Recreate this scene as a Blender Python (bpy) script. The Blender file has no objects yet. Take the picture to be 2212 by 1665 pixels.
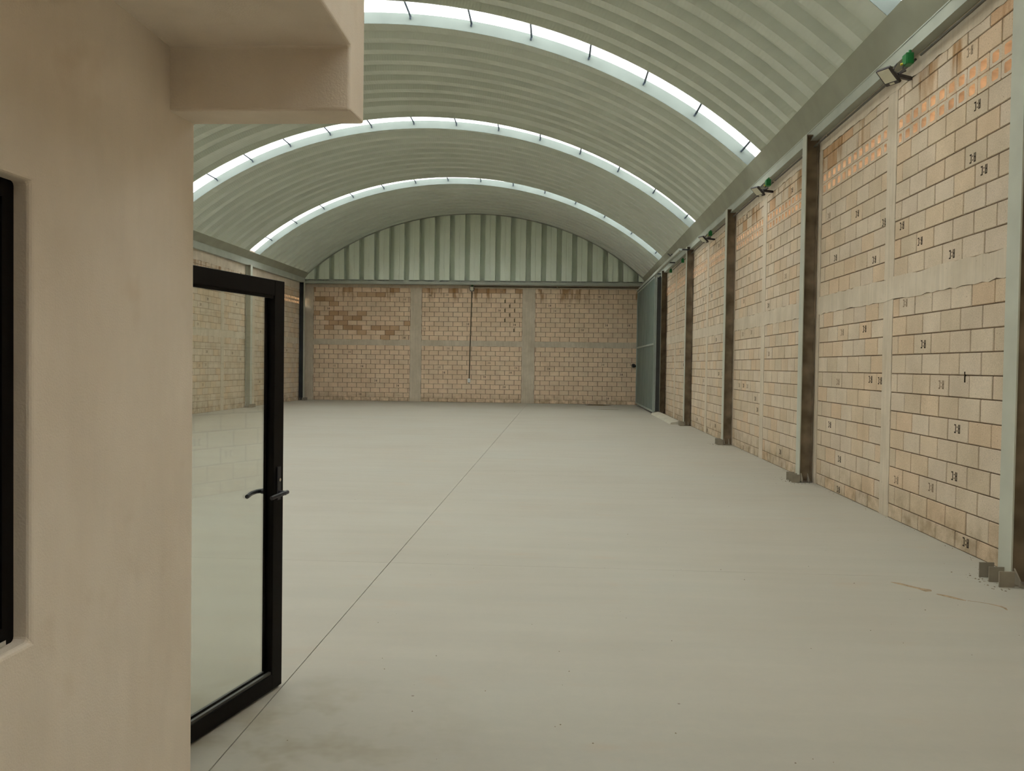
import bpy, bmesh, math, random
from mathutils import Matrix, Vector

random.seed(7)
SC = bpy.context.scene
COL = SC.collection

# ------------------------------------------------------------------ camera
FPX = 1848.85
cam_d = bpy.data.cameras.new('camera')
cam_d.sensor_fit = 'HORIZONTAL'
cam_d.sensor_width = 36.0
cam_d.lens = FPX * 36.0 / 2212.0
cam_d.clip_start = 0.05
cam_d.clip_end = 300
cam = bpy.data.objects.new('camera', cam_d)
COL.objects.link(cam)
_f = Vector((-0.05606843, 0.99814339, -0.02379279))
_r = Vector((0.99830678, 0.05641545, 0.01417297))
_u = Vector((-0.01548894, 0.02295784, 0.99961644))
_m = Matrix.Identity(4)
for _i in range(3):
    _m[_i][0], _m[_i][1], _m[_i][2] = _r[_i], _u[_i], -_f[_i]
_m[2][3] = 1.5863
cam.matrix_world = _m
SC.camera = cam

# ------------------------------------------------------------------ world: bright overcast sky
WORLD_STRENGTH = 8.3
w = bpy.data.worlds.new('overcast_sky')
SC.world = w
w.use_nodes = True
bg = w.node_tree.nodes['Background']
bg.inputs[0].default_value = (1.0, 0.995, 0.975, 1)
bg.inputs[1].default_value = WORLD_STRENGTH
SC.view_settings.view_transform = 'Standard'
SC.view_settings.look = 'None'
SC.view_settings.exposure = 0.0
SC.view_settings.gamma = 1.0
SC.view_settings.use_curve_mapping = False
SC.cycles.debug_use_spatial_splits = True
SC.cycles.max_bounces = 6
SC.cycles.diffuse_bounces = 4
SC.cycles.glossy_bounces = 3
SC.cycles.transmission_bounces = 4
SC.cycles.transparent_max_bounces = 8

# ------------------------------------------------------------------ dimensions (metres)
XR, XL, YB = 3.5745, -10.87, 35.83          # right, left and back wall faces
YF = -8.0                                   # front of the building, behind the camera
AX, AZ, AA, AB = -3.695, -0.301, 9.565, 8.115   # roof arch: centre and half axes
PITCH, PAN, DEPTH = 0.602, 0.23, 0.200       # roof sheet module, pan width, skylight kerb height
RIB = 0.13                                 # height of the ordinary ribs
SKY_GAP = 1.03
J = lambda k: 0.153 + 0.2 * (k - 1)
K = lambda k: 2.58 + 0.2 * k

SKY_Y = [29.57, 22.63, 15.69, 9.10, 2.30, -4.50]      # far lips of the skylight openings

# ------------------------------------------------------------------ materials
def srgb(r, g, b):
    f = lambda c: (c / 255 / 12.92) if c / 255 <= 0.04045 else ((c / 255 + 0.055) / 1.055) ** 2.4
    return (f(r), f(g), f(b), 1)

def mat(name, matte=False):
    m = bpy.data.materials.new(name)
    m.use_nodes = True
    nt = m.node_tree
    b = nt.nodes['Principled BSDF']
    if matte:       # dry mineral surfaces: a plain diffuse closure
        nt.nodes.remove(b)
        b = nt.nodes.new('ShaderNodeBsdfDiffuse')
        nt.links.new(b.outputs[0], nt.nodes['Material Output'].inputs[0])
    return m, nt, b

def setp(b, **kw):
    names = dict(rough='Roughness', metal='Metallic', spec='Specular IOR Level')
    for k, v in kw.items():
        if names[k] in b.inputs and b.bl_idname == 'ShaderNodeBsdfPrincipled':
            b.inputs[names[k]].default_value = v

def base_in(b):
    return b.inputs['Base Color'] if 'Base Color' in b.inputs else b.inputs['Color']

def N(nt, typ, **kw):
    n = nt.nodes.new(typ)
    for k, v in kw.items():
        setattr(n, k, v)
    return n

def coords(nt, kind='Object', scale=(1, 1, 1)):
    tc = N(nt, 'ShaderNodeTexCoord')
    mp = N(nt, 'ShaderNodeMapping')
    mp.inputs['Scale'].default_value = scale
    nt.links.new(tc.outputs[kind], mp.inputs[0])
    return mp.outputs[0]

def geo_coords(nt, scale=(1, 1, 1)):
    g = N(nt, 'ShaderNodeNewGeometry')
    mp = N(nt, 'ShaderNodeMapping')
    mp.inputs['Scale'].default_value = scale
    nt.links.new(g.outputs['Position'], mp.inputs[0])
    return mp.outputs[0]

def noise(nt, vec, scale, detail=4, rough=0.55):
    n = N(nt, 'ShaderNodeTexNoise')
    n.inputs['Scale'].default_value = scale
    n.inputs['Detail'].default_value = detail
    n.inputs['Roughness'].default_value = rough
    nt.links.new(vec, n.inputs['Vector'])
    return n.outputs['Fac']

def ramp(nt, fac, stops):
    r = N(nt, 'ShaderNodeValToRGB')
    els = r.color_ramp.elements
    while len(els) > 2:
        els.remove(els[-1])
    els[0].position, els[0].color = stops[0]
    els[1].position, els[1].color = stops[1]
    for p, c in stops[2:]:
        e = els.new(p)
        e.color = c
    nt.links.new(fac, r.inputs[0])
    return r.outputs[0]

def mix(nt, fac, a, b, blend='MIX'):
    m = N(nt, 'ShaderNodeMix', data_type='RGBA', blend_type=blend)
    for s, v in ((m.inputs[0], fac), (m.inputs[6], a), (m.inputs[7], b)):
        if isinstance(v, (int, float)):
            s.default_value = v
        elif isinstance(v, tuple):
            s.default_value = v
        else:
            nt.links.new(v, s)
    return m.outputs[2]

def math_n(nt, op, a, b=0.0, clamp=False):
    m = N(nt, 'ShaderNodeMath', operation=op, use_clamp=clamp)
    for s, v in ((m.inputs[0], a), (m.inputs[1], b)):
        if isinstance(v, (int, float)):
            s.default_value = v
        else:
            nt.links.new(v, s)
    return m.outputs[0]

def bump(nt, bsdf, height, strength, dist):
    b = N(nt, 'ShaderNodeBump')
    b.inputs['Strength'].default_value = strength
    b.inputs['Distance'].default_value = dist
    nt.links.new(height, b.inputs['Height'])
    nt.links.new(b.outputs[0], bsdf.inputs['Normal'])

def grey(v):
    return (v, v, v, 1)

M = {}

def plain(name, col, rough=0.6, metal=0.0, var=0.12, nscale=3.0, bumps=0.0, bscale=60, spec=0.4):
    m, nt, b = mat(name, rough > 0.7 and metal == 0)
    v = geo_coords(nt)
    n = noise(nt, v, nscale, 2)
    c0 = tuple(x * (1 - var) for x in col[:3]) + (1,)
    c1 = tuple(min(1, x * (1 + var)) for x in col[:3]) + (1,)
    nt.links.new(ramp(nt, n, [(0.3, c0), (0.7, c1)]), base_in(b))
    setp(b, rough=rough)
    setp(b, metal=metal)
    setp(b, spec=spec)
    if bumps:
        bump(nt, b, noise(nt, v, bscale, 3), bumps, 0.01)
    M[name] = m
    return m

def block_material(name, cols):
    m, nt, b = mat(name, True)
    v = geo_coords(nt)
    oi = N(nt, 'ShaderNodeObjectInfo')
    g = N(nt, 'ShaderNodeNewGeometry')
    rnd = math_n(nt, 'FRACT', math_n(nt, 'ADD', math_n(nt, 'MULTIPLY', oi.outputs['Random'], 7.31), g.outputs['Random Per Island']))
    base = ramp(nt, rnd, cols)
    fine = noise(nt, v, 90, 3, 0.7)
    broad = noise(nt, v, 2.2, 3, 0.6)
    base = mix(nt, 1.0, base, ramp(nt, fine, [(0.3, grey(0.82)), (0.7, grey(1.1))]), 'MULTIPLY')
    base = mix(nt, 1.0, base, ramp(nt, broad, [(0.3, (0.88, 0.87, 0.85, 1)), (0.7, (1.06, 1.06, 1.06, 1))]), 'MULTIPLY')
    # dark pits of the cast surface
    pit = noise(nt, v, 55, 2, 0.5)
    base = mix(nt, ramp(nt, pit, [(0.24, grey(1)), (0.30, grey(0))]), base, (0.20, 0.15, 0.10, 1))
    # rusty run-off streaks on the upper courses
    sv = geo_coords(nt, (1.6, 1.6, 0.35))
    streak = ramp(nt, noise(nt, sv, 1.7, 3, 0.65), [(0.53, grey(0)), (0.66, grey(0.8))])
    sep = N(nt, 'ShaderNodeSeparateXYZ')
    nt.links.new(v, sep.inputs[0])
    hi = math_n(nt, 'MULTIPLY', math_n(nt, 'SUBTRACT', sep.outputs[2], 4.1), 3.0, True)
    base = mix(nt, math_n(nt, 'MULTIPLY', streak, hi), base, (0.30, 0.155, 0.055, 1))
    # splashed dirt on the lowest course
    lo = math_n(nt, 'MULTIPLY', math_n(nt, 'SUBTRACT', 0.42, sep.outputs[2]), 3.0, True)
    dirt = math_n(nt, 'MULTIPLY', ramp(nt, noise(nt, v, 5, 3, 0.6), [(0.35, grey(0)), (0.7, grey(0.7))]), lo)
    base = mix(nt, dirt, base, (0.26, 0.19, 0.11, 1))
    nt.links.new(base, base_in(b))
    setp(b, rough=0.92)
    setp(b, spec=0.2)
    bump(nt, b, noise(nt, v, 120, 1, 0.7), 0.35, 0.004)
    M[name] = m

BC = (0.57, 0.44, 0.305)
block_material('block_tan', [(0.0, (0.595, 0.490, 0.360, 1)), (0.25, (0.670, 0.565, 0.435, 1)), (0.5, (0.620, 0.520, 0.405, 1)),
                             (0.72, (0.645, 0.520, 0.375, 1)), (0.86, (0.660, 0.505, 0.355, 1)), (1.0, (0.575, 0.485, 0.365, 1))])
block_material('block_peach', [(0.0, (0.770, 0.594, 0.423, 1)), (0.3, (0.835, 0.647, 0.471, 1)), (0.6, (0.802, 0.615, 0.444, 1)),
                               (0.85, (0.781, 0.621, 0.455, 1)), (1.0, (0.845, 0.669, 0.492, 1))])
block_material('block_brown', [(0.0, (0.50, 0.325, 0.190, 1)), (0.5, (0.58, 0.385, 0.235, 1)), (1.0, (0.63, 0.43, 0.275, 1))])
plain('clay_vent', (0.80, 0.625, 0.46), 0.9, var=0.2, nscale=6, bumps=0.2, spec=0.2)
plain('mortar', (0.17, 0.125, 0.085), 0.95, var=0.2, nscale=8, bumps=0.4, bscale=80, spec=0.1)

def concrete_material(name, c_lo, c_hi, rough, streaks=True):
    m, nt, b = mat(name, True)
    v = geo_coords(nt)
    n1 = noise(nt, v, 1.8, 3, 0.65)
    base = ramp(nt, n1, [(0.3, c_lo), (0.7, c_hi)])
    if streaks:
        s = noise(nt, geo_coords(nt, (9, 9, 0.7)), 2.0, 3, 0.6)
        base = mix(nt, 1.0, base, ramp(nt, s, [(0.35, grey(0.92)), (0.65, grey(1.04))]), 'MULTIPLY')
    pit = noise(nt, v, 38, 2, 0.5)
    base = mix(nt, ramp(nt, pit, [(0.23, grey(0.8)), (0.28, grey(0))]), base, (0.22, 0.18, 0.13, 1))
    nt.links.new(base, base_in(b))
    setp(b, rough=rough)
    setp(b, spec=0.25)
    bump(nt, b, noise(nt, v, 45, 2, 0.65), 0.35, 0.006)
    M[name] = m

concrete_material('tie_concrete', (0.53, 0.455, 0.345, 1), (0.66, 0.575, 0.455, 1), 0.9)

def floor_material():
    m, nt, b = mat('floor_concrete')
    v = geo_coords(nt)
    n1 = noise(nt, v, 0.45, 3, 0.6)
    base = ramp(nt, n1, [(0.30, (0.412, 0.380, 0.312, 1)), (0.55, (0.430, 0.405, 0.338, 1)), (0.75, (0.424, 0.412, 0.352, 1))])
    # long trowel sweeps across the slab
    sw = noise(nt, geo_coords(nt, (0.35, 2.6, 1)), 1.3, 3, 0.6)
    base = mix(nt, 1.0, base, ramp(nt, sw, [(0.3, grey(0.96)), (0.7, grey(1.025))]), 'MULTIPLY')
    n2 = noise(nt, v, 14, 3, 0.7)
    base = mix(nt, 1.0, base, ramp(nt, n2, [(0.3, grey(0.955)), (0.7, grey(1.03))]), 'MULTIPLY')
    # reddish earth smears
    red = ramp(nt, noise(nt, geo_coords(nt, (1, 2, 1)), 1.1, 3, 0.7), [(0.60, grey(0)), (0.78, grey(0.35))])
    base = mix(nt, red, base, (0.46, 0.33, 0.22, 1))
    # grime near the office threshold
    n3 = ramp(nt, noise(nt, v, 3.3, 3, 0.7), [(0.48, grey(0)), (0.66, grey(1))])
    d = N(nt, 'ShaderNodeVectorMath', operation='DISTANCE')
    nt.links.new(v, d.inputs[0])
    d.inputs[1].default_value = (-1.25, 3.35, 0)
    near = math_n(nt, 'SUBTRACT', 1.0, math_n(nt, 'DIVIDE', d.outputs['Value'], 1.15), True)
    base = mix(nt, math_n(nt, 'MULTIPLY', math_n(nt, 'MULTIPLY', n3, near), 0.8), base, (0.30, 0.26, 0.18, 1))
    # grit
    vo = N(nt, 'ShaderNodeTexVoronoi')
    vo.inputs['Scale'].default_value = 2.3
    nt.links.new(v, vo.inputs['Vector'])
    base = mix(nt, ramp(nt, vo.outputs['Distance'], [(0.012, grey(0.85)), (0.02, grey(0))]), base, (0.17, 0.13, 0.09, 1))
    nt.links.new(base, base_in(b))
    nt.links.new(ramp(nt, n2, [(0.3, grey(0.50)), (0.7, grey(0.66))]), b.inputs['Roughness'])
    setp(b, spec=0.35)
    M['floor_concrete'] = m
floor_material()

def plaster_material():
    m, nt, b = mat('plaster', True)
    v = geo_coords(nt)
    n1 = noise(nt, geo_coords(nt, (1, 1, 0.6)), 1.6, 3, 0.6)
    base = ramp(nt, n1, [(0.28, (0.76, 0.655, 0.535, 1)), (0.55, (0.82, 0.725, 0.61, 1)), (0.8, (0.84, 0.75, 0.645, 1))])
    st = noise(nt, geo_coords(nt, (4, 4, 1.2)), 1.5, 3, 0.65)
    base = mix(nt, 1.0, base, ramp(nt, st, [(0.35, grey(0.97)), (0.65, grey(1.02))]), 'MULTIPLY')
    spot = noise(nt, v, 2.6, 3, 0.7)
    base = mix(nt, ramp(nt, spot, [(0.60, grey(0)), (0.78, grey(0.4))]), base, (0.60, 0.47, 0.33, 1))
    nt.links.new(base, base_in(b))
    setp(b, rough=0.88)
    setp(b, spec=0.2)
    h = math_n(nt, 'ADD', math_n(nt, 'MULTIPLY', noise(nt, v, 150, 1, 0.6), 0.4), math_n(nt, 'MULTIPLY', noise(nt, v, 9, 1, 0.5), 1.2))
    bump(nt, b, h, 0.35, 0.006)
    M['plaster'] = m
plaster_material()

def sheet_material(name, c_lo, c_hi, crimp, rough=0.5, metal=0.0, axis='arch'):
    m, nt, b = mat(name, rough > 0.7)
    v = geo_coords(nt)
    base = ramp(nt, noise(nt, v, 1.2, 1), [(0.3, c_lo), (0.7, c_hi)])
    nt.links.new(base, base_in(b))
    setp(b, rough=rough)
    setp(b, metal=metal)
    setp(b, spec=0.45)
    if crimp:
        # crimps run across the sheet; phase follows the arch
        sep = N(nt, 'ShaderNodeSeparateXYZ')
        nt.links.new(v, sep.inputs[0])
        if axis == 'arch':
            dx = math_n(nt, 'SUBTRACT', sep.outputs[0], AX)
            dz = math_n(nt, 'SUBTRACT', sep.outputs[2], AZ)
            ph = math_n(nt, 'ARCTAN2', dx, dz)
            s = math_n(nt, 'SINE', math_n(nt, 'MULTIPLY', ph, 8.9 * 2 * math.pi / 0.06))
        else:
            s = math_n(nt, 'SINE', math_n(nt, 'MULTIPLY', sep.outputs[2], 2 * math.pi / 0.05))
        bump(nt, b, s, crimp, 0.006)
    M[name] = m

sheet_material('roof_sheet', (0.61, 0.655, 0.575, 1), (0.65, 0.695, 0.615, 1), 0.22, 0.8)
sheet_material('gable_sheet', (0.76, 0.83, 0.69, 1), (0.81, 0.88, 0.75, 1), 0.0, 0.38)
plain('upstand_sheet_dimmed', (0.165, 0.19, 0.175), 0.75, var=0.06, nscale=2)  # colour darkened so the sky-lit upstands do not clip to white
sheet_material('gate_sheet', (0.105, 0.145, 0.125, 1), (0.14, 0.185, 0.16, 1), 0.0, 0.45)
plain('beam_paint', (0.40, 0.425, 0.36), 0.5, var=0.08, nscale=2.5, spec=0.45)
plain('gutter_sheet', (0.28, 0.285, 0.215), 0.55, var=0.10, nscale=2.0)
plain('column_paint', (0.47, 0.48, 0.40), 0.5, var=0.08, nscale=3, spec=0.45)
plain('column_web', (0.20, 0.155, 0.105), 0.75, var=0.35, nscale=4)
plain('gusset_steel', (0.27, 0.235, 0.18), 0.6, var=0.12, nscale=8)
plain('gate_frame', (0.33, 0.37, 0.33), 0.5, var=0.08)
plain('dark_steel', (0.030, 0.033, 0.036), 0.5, var=0.2)
plain('black_aluminium', (0.0055, 0.0048, 0.0042), 0.5, var=0.15, nscale=8, spec=0.08)
plain('bead_aluminium', (0.050, 0.048, 0.040), 0.35, var=0.1, spec=0.5)
plain('handle_black', (0.010, 0.010, 0.016), 0.45, var=0.1, spec=0.5)
plain('chrome', (0.75, 0.75, 0.72), 0.2, metal=1.0, var=0.02)
plain('green_plastic', (0.006, 0.15, 0.032), 0.4, var=0.1, spec=0.5)
plain('yellow_plastic', (0.55, 0.45, 0.03), 0.5, var=0.05)
plain('lamp_body', (0.055, 0.048, 0.046), 0.5, var=0.1)
plain('lamp_lens', (0.62, 0.61, 0.48), 0.35, var=0.03)
plain('white_plastic', (0.78, 0.78, 0.74), 0.4, var=0.02)
plain('conduit_pvc', (0.085, 0.07, 0.035), 0.5, var=0.15)
plain('conduit_grey', (0.10, 0.095, 0.075), 0.55, var=0.15)
plain('brace_steel', (0.04, 0.055, 0.075), 0.5, var=0.1)
plain('stamp_ink', (0.055, 0.042, 0.032), 0.9, var=0.3, nscale=40)
plain('stamp_ink_faded', (0.27, 0.205, 0.145), 0.9, var=0.25, nscale=40)
plain('mud', (0.385, 0.295, 0.195), 0.95, var=0.25, nscale=30)
plain('wet_dirt', (0.20, 0.155, 0.095), 0.75, var=0.3, nscale=6)
plain('crack_dark', (0.02, 0.015, 0.01), 0.95, var=0.1)
plain('outside_ground', (0.30, 0.26, 0.20), 0.95, var=0.2, nscale=1)
plain('kerb_concrete', (0.50, 0.47, 0.38), 0.85, var=0.1, nscale=4, bumps=0.2)
plain('stone_grit', (0.24, 0.19, 0.135), 0.95, var=0.3, nscale=20)

def skylight_material():
    m, nt, b = mat('skylight_sheet')
    out = nt.nodes['Material Output']
    nt.nodes.remove(b)
    tr = N(nt, 'ShaderNodeBsdfTransparent')
    tr.inputs[0].default_value = (0.94, 0.97, 0.96, 1)
    tl = N(nt, 'ShaderNodeBsdfTranslucent')
    n = noise(nt, geo_coords(nt), 1.5)
    nt.links.new(ramp(nt, n, [(0.3, (0.85, 0.88, 0.87, 1)), (0.7, (0.92, 0.95, 0.94, 1))]), tl.inputs[0])
    ms = N(nt, 'ShaderNodeMixShader')
    ms.inputs[0].default_value = 0.3
    nt.links.new(tr.outputs[0], ms.inputs[1])
    nt.links.new(tl.outputs[0], ms.inputs[2])
    nt.links.new(ms.outputs[0], out.inputs[0])
    M['skylight_sheet'] = m
skylight_material()

def glass_material(name, tint, refl):
    m, nt, b = mat(name)
    out = nt.nodes['Material Output']
    nt.nodes.remove(b)
    tr = N(nt, 'ShaderNodeBsdfTransparent')
    n = noise(nt, geo_coords(nt), 2.0)
    nt.links.new(ramp(nt, n, [(0.3, tint), (0.7, tuple(x * 0.985 for x in tint[:3]) + (1,))]), tr.inputs[0])
    gl = N(nt, 'ShaderNodeBsdfGlossy')
    gl.inputs['Roughness'].default_value = 0.02
    fr = N(nt, 'ShaderNodeFresnel')
    fr.inputs[0].default_value = 1.45
    ms = N(nt, 'ShaderNodeMixShader')
    nt.links.new(math_n(nt, 'MULTIPLY', fr.outputs[0], refl), ms.inputs[0])
    nt.links.new(tr.outputs[0], ms.inputs[1])
    nt.links.new(gl.outputs[0], ms.inputs[2])
    nt.links.new(ms.outputs[0], out.inputs[0])
    M[name] = m
glass_material('door_glass', (0.965, 0.975, 0.95, 1), 0.25)
glass_material('window_glass', (0.10, 0.10, 0.10, 1), 0.5)

# ------------------------------------------------------------------ mesh helpers
class MB:
    def __init__(s):
        s.v, s.f = [], []
    def add(s, verts, faces):
        o = len(s.v)
        s.v += [tuple(p) for p in verts]
        s.f += [tuple(o + i for i in f) for f in faces]
        return s
    def box(s, x0, x1, y0, y1, z0, z1):
        return s.add([(x0, y0, z0), (x1, y0, z0), (x1, y1, z0), (x0, y1, z0), (x0, y0, z1), (x1, y0, z1), (x1, y1, z1), (x0, y1, z1)],
                     [(0, 3, 2, 1), (4, 5, 6, 7), (0, 1, 5, 4), (1, 2, 6, 5), (2, 3, 7, 6), (3, 0, 4, 7)])
    def prism(s, poly, axis, a, b):
        """poly: 2D points; axis 'x','y','z' = extrusion axis from a to b"""
        n = len(poly)
        def P(p, t):
            return {'x': (t, p[0], p[1]), 'y': (p[0], t, p[1]), 'z': (p[0], p[1], t)}[axis]
        return s.add([P(p, a) for p in poly] + [P(p, b) for p in poly],
                     [tuple(range(n - 1, -1, -1)), tuple(range(n, 2 * n))] + [(i, (i + 1) % n, n + (i + 1) % n, n + i) for i in range(n)])
    def tube(s, pts, r, n=8):
        rings = []
        pts = [Vector(p) for p in pts]
        for i, p in enumerate(pts):
            d = (pts[min(i + 1, len(pts) - 1)] - pts[max(i - 1, 0)]).normalized()
            a = d.orthogonal().normalized() if i == 0 else (a - d * a.dot(d)).normalized()
            c = d.cross(a)
            rings.append([tuple(p + (a * math.cos(2 * math.pi * k / n) + c * math.sin(2 * math.pi * k / n)) * r) for k in range(n)])
        V = [q for g in rings for q in g]
        F = [(i * n + k, i * n + (k + 1) % n, (i + 1) * n + (k + 1) % n, (i + 1) * n + k) for i in range(len(pts) - 1) for k in range(n)]
        F += [tuple(range(n - 1, -1, -1)), tuple((len(pts) - 1) * n + k for k in range(n))]
        return s.add(V, F)
    def mesh(s, name, material):
        me = bpy.data.meshes.new(name)
        me.from_pydata(s.v, [], s.f)
        me.update()
        bm = bmesh.new()
        bm.from_mesh(me)
        bmesh.ops.recalc_face_normals(bm, faces=bm.faces)
        bm.to_mesh(me)
        bm.free()
        me.materials.append(M[material])
        return me
    def build(s, name, material, parent=None):
        return obj(name, s.mesh(name, material), parent)

def obj(name, me, parent=None, mw=None):
    o = bpy.data.objects.new(name, me)
    COL.objects.link(o)
    if parent is not None:
        o.parent = parent
    if mw is not None:
        o.matrix_local = mw
    return o

def empty(name, loc=(0, 0, 0)):
    o = bpy.data.objects.new(name, None)
    o.empty_display_size = 0.1
    o.location = loc
    COL.objects.link(o)
    return o

def tag(o, label, cat, group=None, kind=None):
    o['label'] = label
    o['category'] = cat
    if group:
        o['group'] = group
    if kind:
        o['kind'] = kind
    return o

def bevel(o, w, seg=2):
    m = o.modifiers.new('bevel', 'BEVEL')
    m.width = w
    m.segments = seg
    m.limit_method = 'ANGLE'
    return o

# ------------------------------------------------------------------ floor: slabs with saw-cut joints
fl = MB().box(XL - 0.2, XR + 0.2, YF, YB + 0.2, -0.20, -0.03).build('floor', 'mortar')
tag(fl, 'pale trowelled concrete floor of the empty hall', 'floor', kind='structure')
JX, JY = -1.333, 6.72
for (x0, x1) in ((XL - 0.1, JX - 0.0025), (JX + 0.0025, XR + 0.1)):
    for (y0, y1) in ((YF, JY - 0.0015), (JY + 0.0015, YB + 0.1)):
        MB().box(x0, x1, y0, y1, -0.03, 0.0).build('floor_slab', 'floor_concrete', fl)
# damp dirt patch by the back wall and a dried mud smear near the column
def blob(name, m, parent, cx, cy, rx, ry, seed, n=28, z=0.0015, rot=0.0):
    rr = random.Random(seed)
    ph = [rr.uniform(0, 6.28) for _ in range(4)]
    pts = []
    for i in range(n):
        a = 2 * math.pi * i / n
        k = 1 + 0.18 * math.sin(2 * a + ph[0]) + 0.14 * math.sin(3 * a + ph[1]) + 0.10 * math.sin(5 * a + ph[2]) + 0.06 * math.sin(9 * a + ph[3])
        x, y = rx * k * math.cos(a), ry * k * math.sin(a)
        pts.append((cx + x * math.cos(rot) - y * math.sin(rot), cy + x * math.sin(rot) + y * math.cos(rot)))
    return MB().prism(pts, 'z', -0.002, z).build(name, m, parent)
blob('damp_patch', 'wet_dirt', fl, 1.55, 35.1, 0.42, 0.55, 3)
blob('damp_patch', 'wet_dirt', fl, 1.75, 31.6, 0.55, 0.10, 5)
def smear(path, ws, parent):
    L, R = [], []
    for i, (p, wd) in enumerate(zip(path, ws)):
        a = Vector(path[max(i - 1, 0)]); b = Vector(path[min(i + 1, len(path) - 1)])
        d = (b - a).normalized()
        n = Vector((-d.y, d.x))
        L.append((p[0] + n.x * wd, p[1] + n.y * wd)); R.append((p[0] - n.x * wd, p[1] - n.y * wd))
    return MB().prism(L + R[::-1], 'z', -0.002, 0.0012).build('mud_smear', 'mud', parent)
smear([(2.50, 6.535), (2.54, 6.50), (2.59, 6.43), (2.64, 6.36), (2.68, 6.31), (2.70, 6.30)], [0.004, 0.022, 0.02, 0.022, 0.045, 0.006], fl)
smear([(2.70, 6.22), (2.74, 6.18), (2.79, 6.11), (2.83, 6.06)], [0.008, 0.022, 0.02, 0.006], fl)
smear([(2.84, 6.06), (2.89, 6.04), (2.95, 6.00), (3.00, 5.94), (3.01, 5.90), (3.00, 5.85)], [0.003, 0.003, 0.004, 0.010, 0.010, 0.004], fl)

# ------------------------------------------------------------------ block walls
BLOCK_CACHE = {}
BLOCK_T = 0.15
def block_mesh(wd, ht, material):
    key = (round(wd, 3), round(ht, 3), material)
    if key not in BLOCK_CACHE:
        a, c, e = wd / 2, ht / 2, min(0.005, wd / 4, ht / 4)
        V = [(-a, 0.02, -c), (a, 0.02, -c), (a, 0.02, c), (-a, 0.02, c),
             (-a, -0.004, -c), (a, -0.004, -c), (a, -0.004, c), (-a, -0.004, c),
             (-a + e, -0.010, -c + e), (a - e, -0.010, -c + e), (a - e, -0.010, c - e), (-a + e, -0.010, c - e)]
        F = [(8, 9, 10, 11)]
        for i in range(4):
            j = (i + 1) % 4
            F += [(i, j, 4 + j, 4 + i), (4 + i, 4 + j, 8 + j, 8 + i)]
        BLOCK_CACHE[key] = MB().add(V, F).mesh('block', material)
    return BLOCK_CACHE[key]

VENT_CACHE = {}
def rrect(cx, cz, w, h, r, n=4):
    p = []
    for sx, sz, a0 in ((1, -1, -90), (1, 1, 0), (-1, 1, 90), (-1, -1, 180)):
        for k in range(n + 1):
            a = math.radians(a0 + 90 * k / n)
            p.append((cx + sx * (w / 2 - r) + r * math.cos(a), cz + sz * (h / 2 - r) + r * math.sin(a)))
    return p
def vent_mesh(wd, ht):
    """clay ventilation block: frame with one opening per 0.2 m, open through the wall"""
    key = (round(wd, 3), round(ht, 3))
    if key in VENT_CACHE:
        return VENT_CACHE[key]
    mb = MB()
    n = max(1, int(round(wd / 0.2)))
    cell = wd / n
    for i in range(n):
        x0 = -wd / 2 + i * cell
        xc = x0 + cell / 2
        hw, hh = max(0.02, cell - 0.085), ht - 0.052
        hole = rrect(xc, 0, hw, hh, min(0.02, hw / 2.5))
        m = len(hole)
        outer = []
        for (px, pz) in hole:       # project to the cell border
            dx, dz = px - xc, pz
            k = min((cell / 2) / abs(dx) if abs(dx) > 1e-9 else 1e9, (ht / 2) / abs(dz) if abs(dz) > 1e-9 else 1e9)
            outer.append((xc + dx * k, dz * k))
        V = []
        for y in (-0.008, BLOCK_T):
            V += [(p[0], y, p[1]) for p in hole] + [(p[0], y, p[1]) for p in outer]
        F = []
        for k in range(m):
            l = (k + 1) % m
            F += [(k, l, m + l, m + k), (2 * m + k, 2 * m + l, 3 * m + l, 3 * m + k), (k, l, 2 * m + l, 2 * m + k), (m + k, m + l, 3 * m + l, 3 * m + k)]
        mb.add(V, F)
    me = mb.mesh('vent_block', 'clay_vent')
    me.materials.append(M['block_tan'])
    for p in me.polygons:       # faces turned to the room keep the wall colour, the inside is bare clay
        if abs(p.normal.y) > 0.9:
            p.material_index = 1
    VENT_CACHE[key] = me
    return me

STAMP = {}
def stamp_mesh(material):
    """stencilled A:C, printed upside down because the blocks were laid that way"""
    if material not in STAMP:
        rects = [(-0.052, -0.020, 0.029, 0.040), (-0.056, -0.043, -0.040, 0.040), (-0.034, -0.021, -0.040, 0.040), (-0.043, -0.034, -0.010, 0.002),   # A
                 (-0.006, 0.006, 0.012, 0.024), (-0.006, 0.006, -0.022, -0.010),                                                                  # :
                 (0.022, 0.035, -0.040, 0.040), (0.035, 0.056, 0.028, 0.040), (0.035, 0.056, -0.040, -0.028)]                                      # C
        mb = MB()
        for (x0, x1, z0, z1) in rects:
            mb.box(-x1, -x0, -0.0006, 0.0006, -z1, -z0)
        STAMP[material] = mb.mesh('stamp', material)
    return STAMP[material]

def rect_rows(kind):
    """list of (z0, z1, parity, type) of the block courses"""
    rows = [(0.0, J(1), 0, 'b')] + [(J(r), J(r + 1), r % 2, 'b') for r in range(1, 12)]
    if kind == 'side':
        rows += [(K(k), K(k + 1), k % 2, 'b') for k in range(7)]
        rows += [(3.98, 4.13, 1, 'v'), (4.13, 4.28, 0, 'v'), (4.28, 4.48, 1, 'b'), (4.48, 4.60, 0, 'b')]
    else:
        rows += [(K(k), K(k + 1), k % 2, 'b') for k in range(11)]
    return rows

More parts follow.
